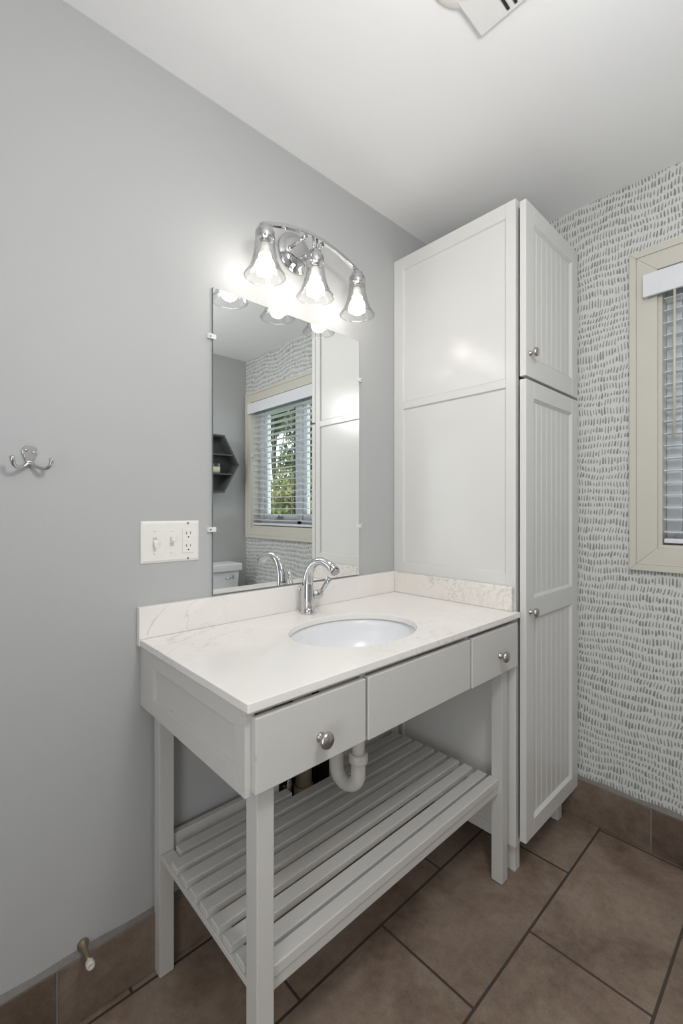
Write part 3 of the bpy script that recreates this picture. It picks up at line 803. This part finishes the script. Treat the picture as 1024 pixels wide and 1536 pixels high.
# ------------------------------------------------------------------ ceiling fan with light
fn_ = thing('exhaust_fan', 'white ceiling exhaust fan with a louvred grille and a round light lens', 'fan', (0.93, -0.74, H))
b = MB()
ux, uy = Vector((1, 0, 0)), Vector((0, -1, 0))
gx0, gx1, gy0, gy1 = 0.905, 1.025, -0.636, -0.90
b.box(gx0, gx1, gy1, gy0, H-0.014, H-0.0003); b.build('grille_body', M['vent'], fn_, bevel=0.003)
for k in range(10):
    yy = gy0-0.078-0.019*k
    b = MB(); b.box(gx0+0.03, gx1-0.012, yy-0.003, yy+0.003, H-0.0165, H-0.0143); b.build('louvre', M['slot'], fn_)
b = MB(); b.lathe([(0.085,0.0),(0.085,-0.006),(0.078,-0.011),(0.05,-0.016),(0.001,-0.018)], (0.875, -0.690, H-0.0003), n=40); b.build('light_lens', M['lens'], fn_)

# ------------------------------------------------------------------ hexagonal shelf on the opposite wall
hs = thing('hexagonal_shelf', 'charcoal hexagonal wall shelf with two boards hung above the toilet', 'shelf', (1.53, L, 1.57))
hcx, hcz, hr, hd, th = 1.532, 1.570, 0.2515, 0.11, 0.013
P6o = [(hcx+hr*math.cos(PI/3*k), hcz+hr*math.sin(PI/3*k)) for k in range(6)]
ri = hr-th/math.cos(PI/6)
P6i = [(hcx+ri*math.cos(PI/3*k), hcz+ri*math.sin(PI/3*k)) for k in range(6)]
b = MB()
for k in range(6):
    j = (k+1) % 6
    b.prism([P6o[k],P6o[j],P6i[j],P6i[k]], lambda u, v, d: (u, L+d, v), 0.0003, hd)
b.build('hexagon_frame', M['greywood'], hs)
b = MB(); b.prism(P6i, lambda u, v, d: (u, L+d, v), 0.0003, 0.005); b.build('back_board', M['greywood'], hs)
for z in (1.640, 1.494):
    half = ri-abs(z-hcz)/math.tan(PI/3)-0.003
    b = MB(); b.box(hcx-half, hcx+half, L+0.0055, L+hd-0.001, z-0.005, z+0.005); b.build('shelf_board', M['greywood'], hs)
cj = thing('candle_jar', 'cream candle in a glass jar with dark rim on the hexagonal shelf', 'candle', (1.611, L+0.06, 1.4993))
b = MB(); b.lathe([(0.034,0.0),(0.0355,0.003),(0.0355,0.075)], (1.611, L+0.062, 1.4993), n=28, cap1=False); b.build('jar', M['jar'], cj)
b = MB(); b.lathe([(0.033,0.004),(0.033,0.048)], (1.611, L+0.062, 1.4993), n=28); b.build('wax', M['wax'], cj)
b = MB(); b.lathe([(0.037,0.076),(0.037,0.086),(0.034,0.087)], (1.611, L+0.062, 1.4993), n=28); b.build('lid', M['slot'], cj)

# ------------------------------------------------------------------ toilet
to = thing('toilet', 'white toilet with a lidded tank standing against the wall opposite the mirror', 'toilet', (1.53, -1.70, 0))
tx0, tx1 = 1.305, 1.752
b = MB()
b.rings([[(tx0+i0, L+0.01, z), (tx1-i0, L+0.01, z), (tx1-i0, L+0.185-i1, z), (tx0+i0, L+0.185-i1, z)] for z, i0, i1 in ((0.385,0.035,0.03),(0.42,0.025,0.02),(0.60,0.014,0.008),(0.765,0.006,0.0))], True, True, True, False)
b.build('tank', M['porcelain'], to, bevel=0.018, seg=4)
b = MB(); b.box(tx0-0.008, tx1+0.008, L+0.004, L+0.202, 0.766, 0.822); b.build('tank_lid', M['porcelain'], to, bevel=0.010, seg=4)
b = MB(); lx = tx1-0.070; ly = L+0.186
b.lathe([(0.014,-0.004),(0.014,0.006),(0.009,0.012)], (lx, ly, 0.725), 'y', 18); b.tube([(lx, ly+0.012, 0.725), (lx-0.02, ly+0.017, 0.722), (lx-0.065, ly+0.017, 0.716)], [0.006,0.0065,0.008], 12)
b.build('flush_lever', M['chrome'], to)
b = MB(); R = []
for z, rx, ry, oy in ((0.0,0.11,0.22,-1.62),(0.05,0.105,0.21,-1.62),(0.18,0.11,0.20,-1.60),(0.28,0.15,0.22,-1.56),(0.36,0.18,0.235,-1.535),(0.392,0.185,0.24,-1.53)):
    R.append([(1.53+rx*math.cos(2*PI*k/40), oy+ry*math.sin(2*PI*k/40), z) for k in range(40)])
b.rings(R, True, True, True); b.box(1.44, 1.62, L+0.02, -1.70, 0.25, 0.384); b.build('bowl', M['porcelain'], to)
for nm, za, zb, s in (('seat', 0.393, 0.411, 1.0), ('seat_lid', 0.412, 0.432, 0.98)):
    b = MB(); b.rings([[(1.53+0.185*s*math.cos(2*PI*k/40), -1.53+0.235*s*math.sin(2*PI*k/40), z) for k in range(40)] for z in (za, zb)], True, True, True, False); b.build(nm, M['porcelain'], to, bevel=0.006, seg=3)

# ------------------------------------------------------------------ the garden outside the window
b = MB(); b.box(2.04, 16, -16, 6, -0.6, -0.5); struct(b.build('ground', M['grass']))
def tree(label, base, blobs, n, size, mat, seed):
    rnd = random.Random(seed)
    o = thing('garden_tree', label, 'tree', (base[0], base[1], -0.5), 'trees in the garden outside the window')
    mb = MB()
    top = max(bl[2] for bl in blobs)
    mb.tube([(base[0], base[1], -0.5), (base[0]+0.05, base[1]-0.03, top*0.45), (base[0]-0.04, base[1]+0.05, top)], [0.07, 0.05, 0.015], 10)
    for bl_ in blobs: mb.tube([(base[0], base[1], top*0.35), ((base[0]+bl_[0])/2, (base[1]+bl_[1])/2, (top*0.4+bl_[2])/2), (bl_[0], bl_[1], bl_[2])], [0.022, 0.015, 0.006], 7)
    mb.build('trunk', M['bark'], o)
    V, F = [], []
    tot = sum(bl_[3]**2 for bl_ in blobs)
    for bx_, by_, bz_, br_ in blobs:
        for _ in range(int(n*br_**2/tot)):
            d = Vector((rnd.gauss(0,1), rnd.gauss(0,1), rnd.gauss(0,0.85))).normalized()*br_*(rnd.random()**0.45)
            c = Vector((bx_, by_, bz_))+d
            a = Vector((rnd.gauss(0,1), rnd.gauss(0,1), rnd.gauss(0,1))).normalized()
            q = a.orthogonal().normalized(); q = (Matrix.Rotation(rnd.random()*2*PI, 3, a) @ q); r = a.cross(q)
            s = size*(0.6+0.8*rnd.random()); k = len(V)
            for u, v, hgt in ((-1,0,0),(-0.2,0.42,0.15),(1,0,0),(-0.2,-0.42,0.15)):
                V.append(tuple(c+q*u*s+r*v*s+a*hgt*s-Vector(o.location)))
            F.append((k, k+1, k+2)); F.append((k, k+2, k+3))
    me = bpy.data.meshes.new('foliage'); me.from_pydata(V, [], F); me.materials.append(M[mat])
    f = bpy.data.objects.new('foliage', me); COL.objects.link(f); f.parent = o
    return o
tree('dark leafy tree with a high crown outside the window, top left in the mirror', (7.4, -9.6), [(6.6,-8.8,4.3,1.0),(7.3,-9.2,4.7,1.0),(6.6,-9.5,3.7,0.85),(7.4,-8.5,5.0,0.8),(6.3,-8.2,4.7,0.7),(6.4,-8.2,3.6,0.4)], 15000, 0.085, 'leafdark', 3)
tree('yellow green bushy tree low outside the window behind the blind', (4.2, -4.5), [(4.1,-4.6,0.9,0.85),(4.4,-3.9,0.9,0.9),(4.0,-5.2,0.6,0.8),(4.5,-4.9,1.2,0.55),(4.2,-3.2,0.8,0.8),(4.3,-4.4,1.45,0.5)], 14000, 0.05, 'leaflight', 5)
tree('mid green tree standing farthest right of the window view in the mirror', (6.8, -5.9), [(6.4,-6.6,2.2,0.85),(6.6,-6.3,3.4,0.9),(6.5,-6.7,4.5,0.8),(6.4,-5.8,1.2,0.85),(6.6,-6.8,1.0,0.8),(6.5,-5.7,4.0,0.8),(6.5,-6.9,3.2,0.6)], 15000, 0.075, 'leafmid', 8)
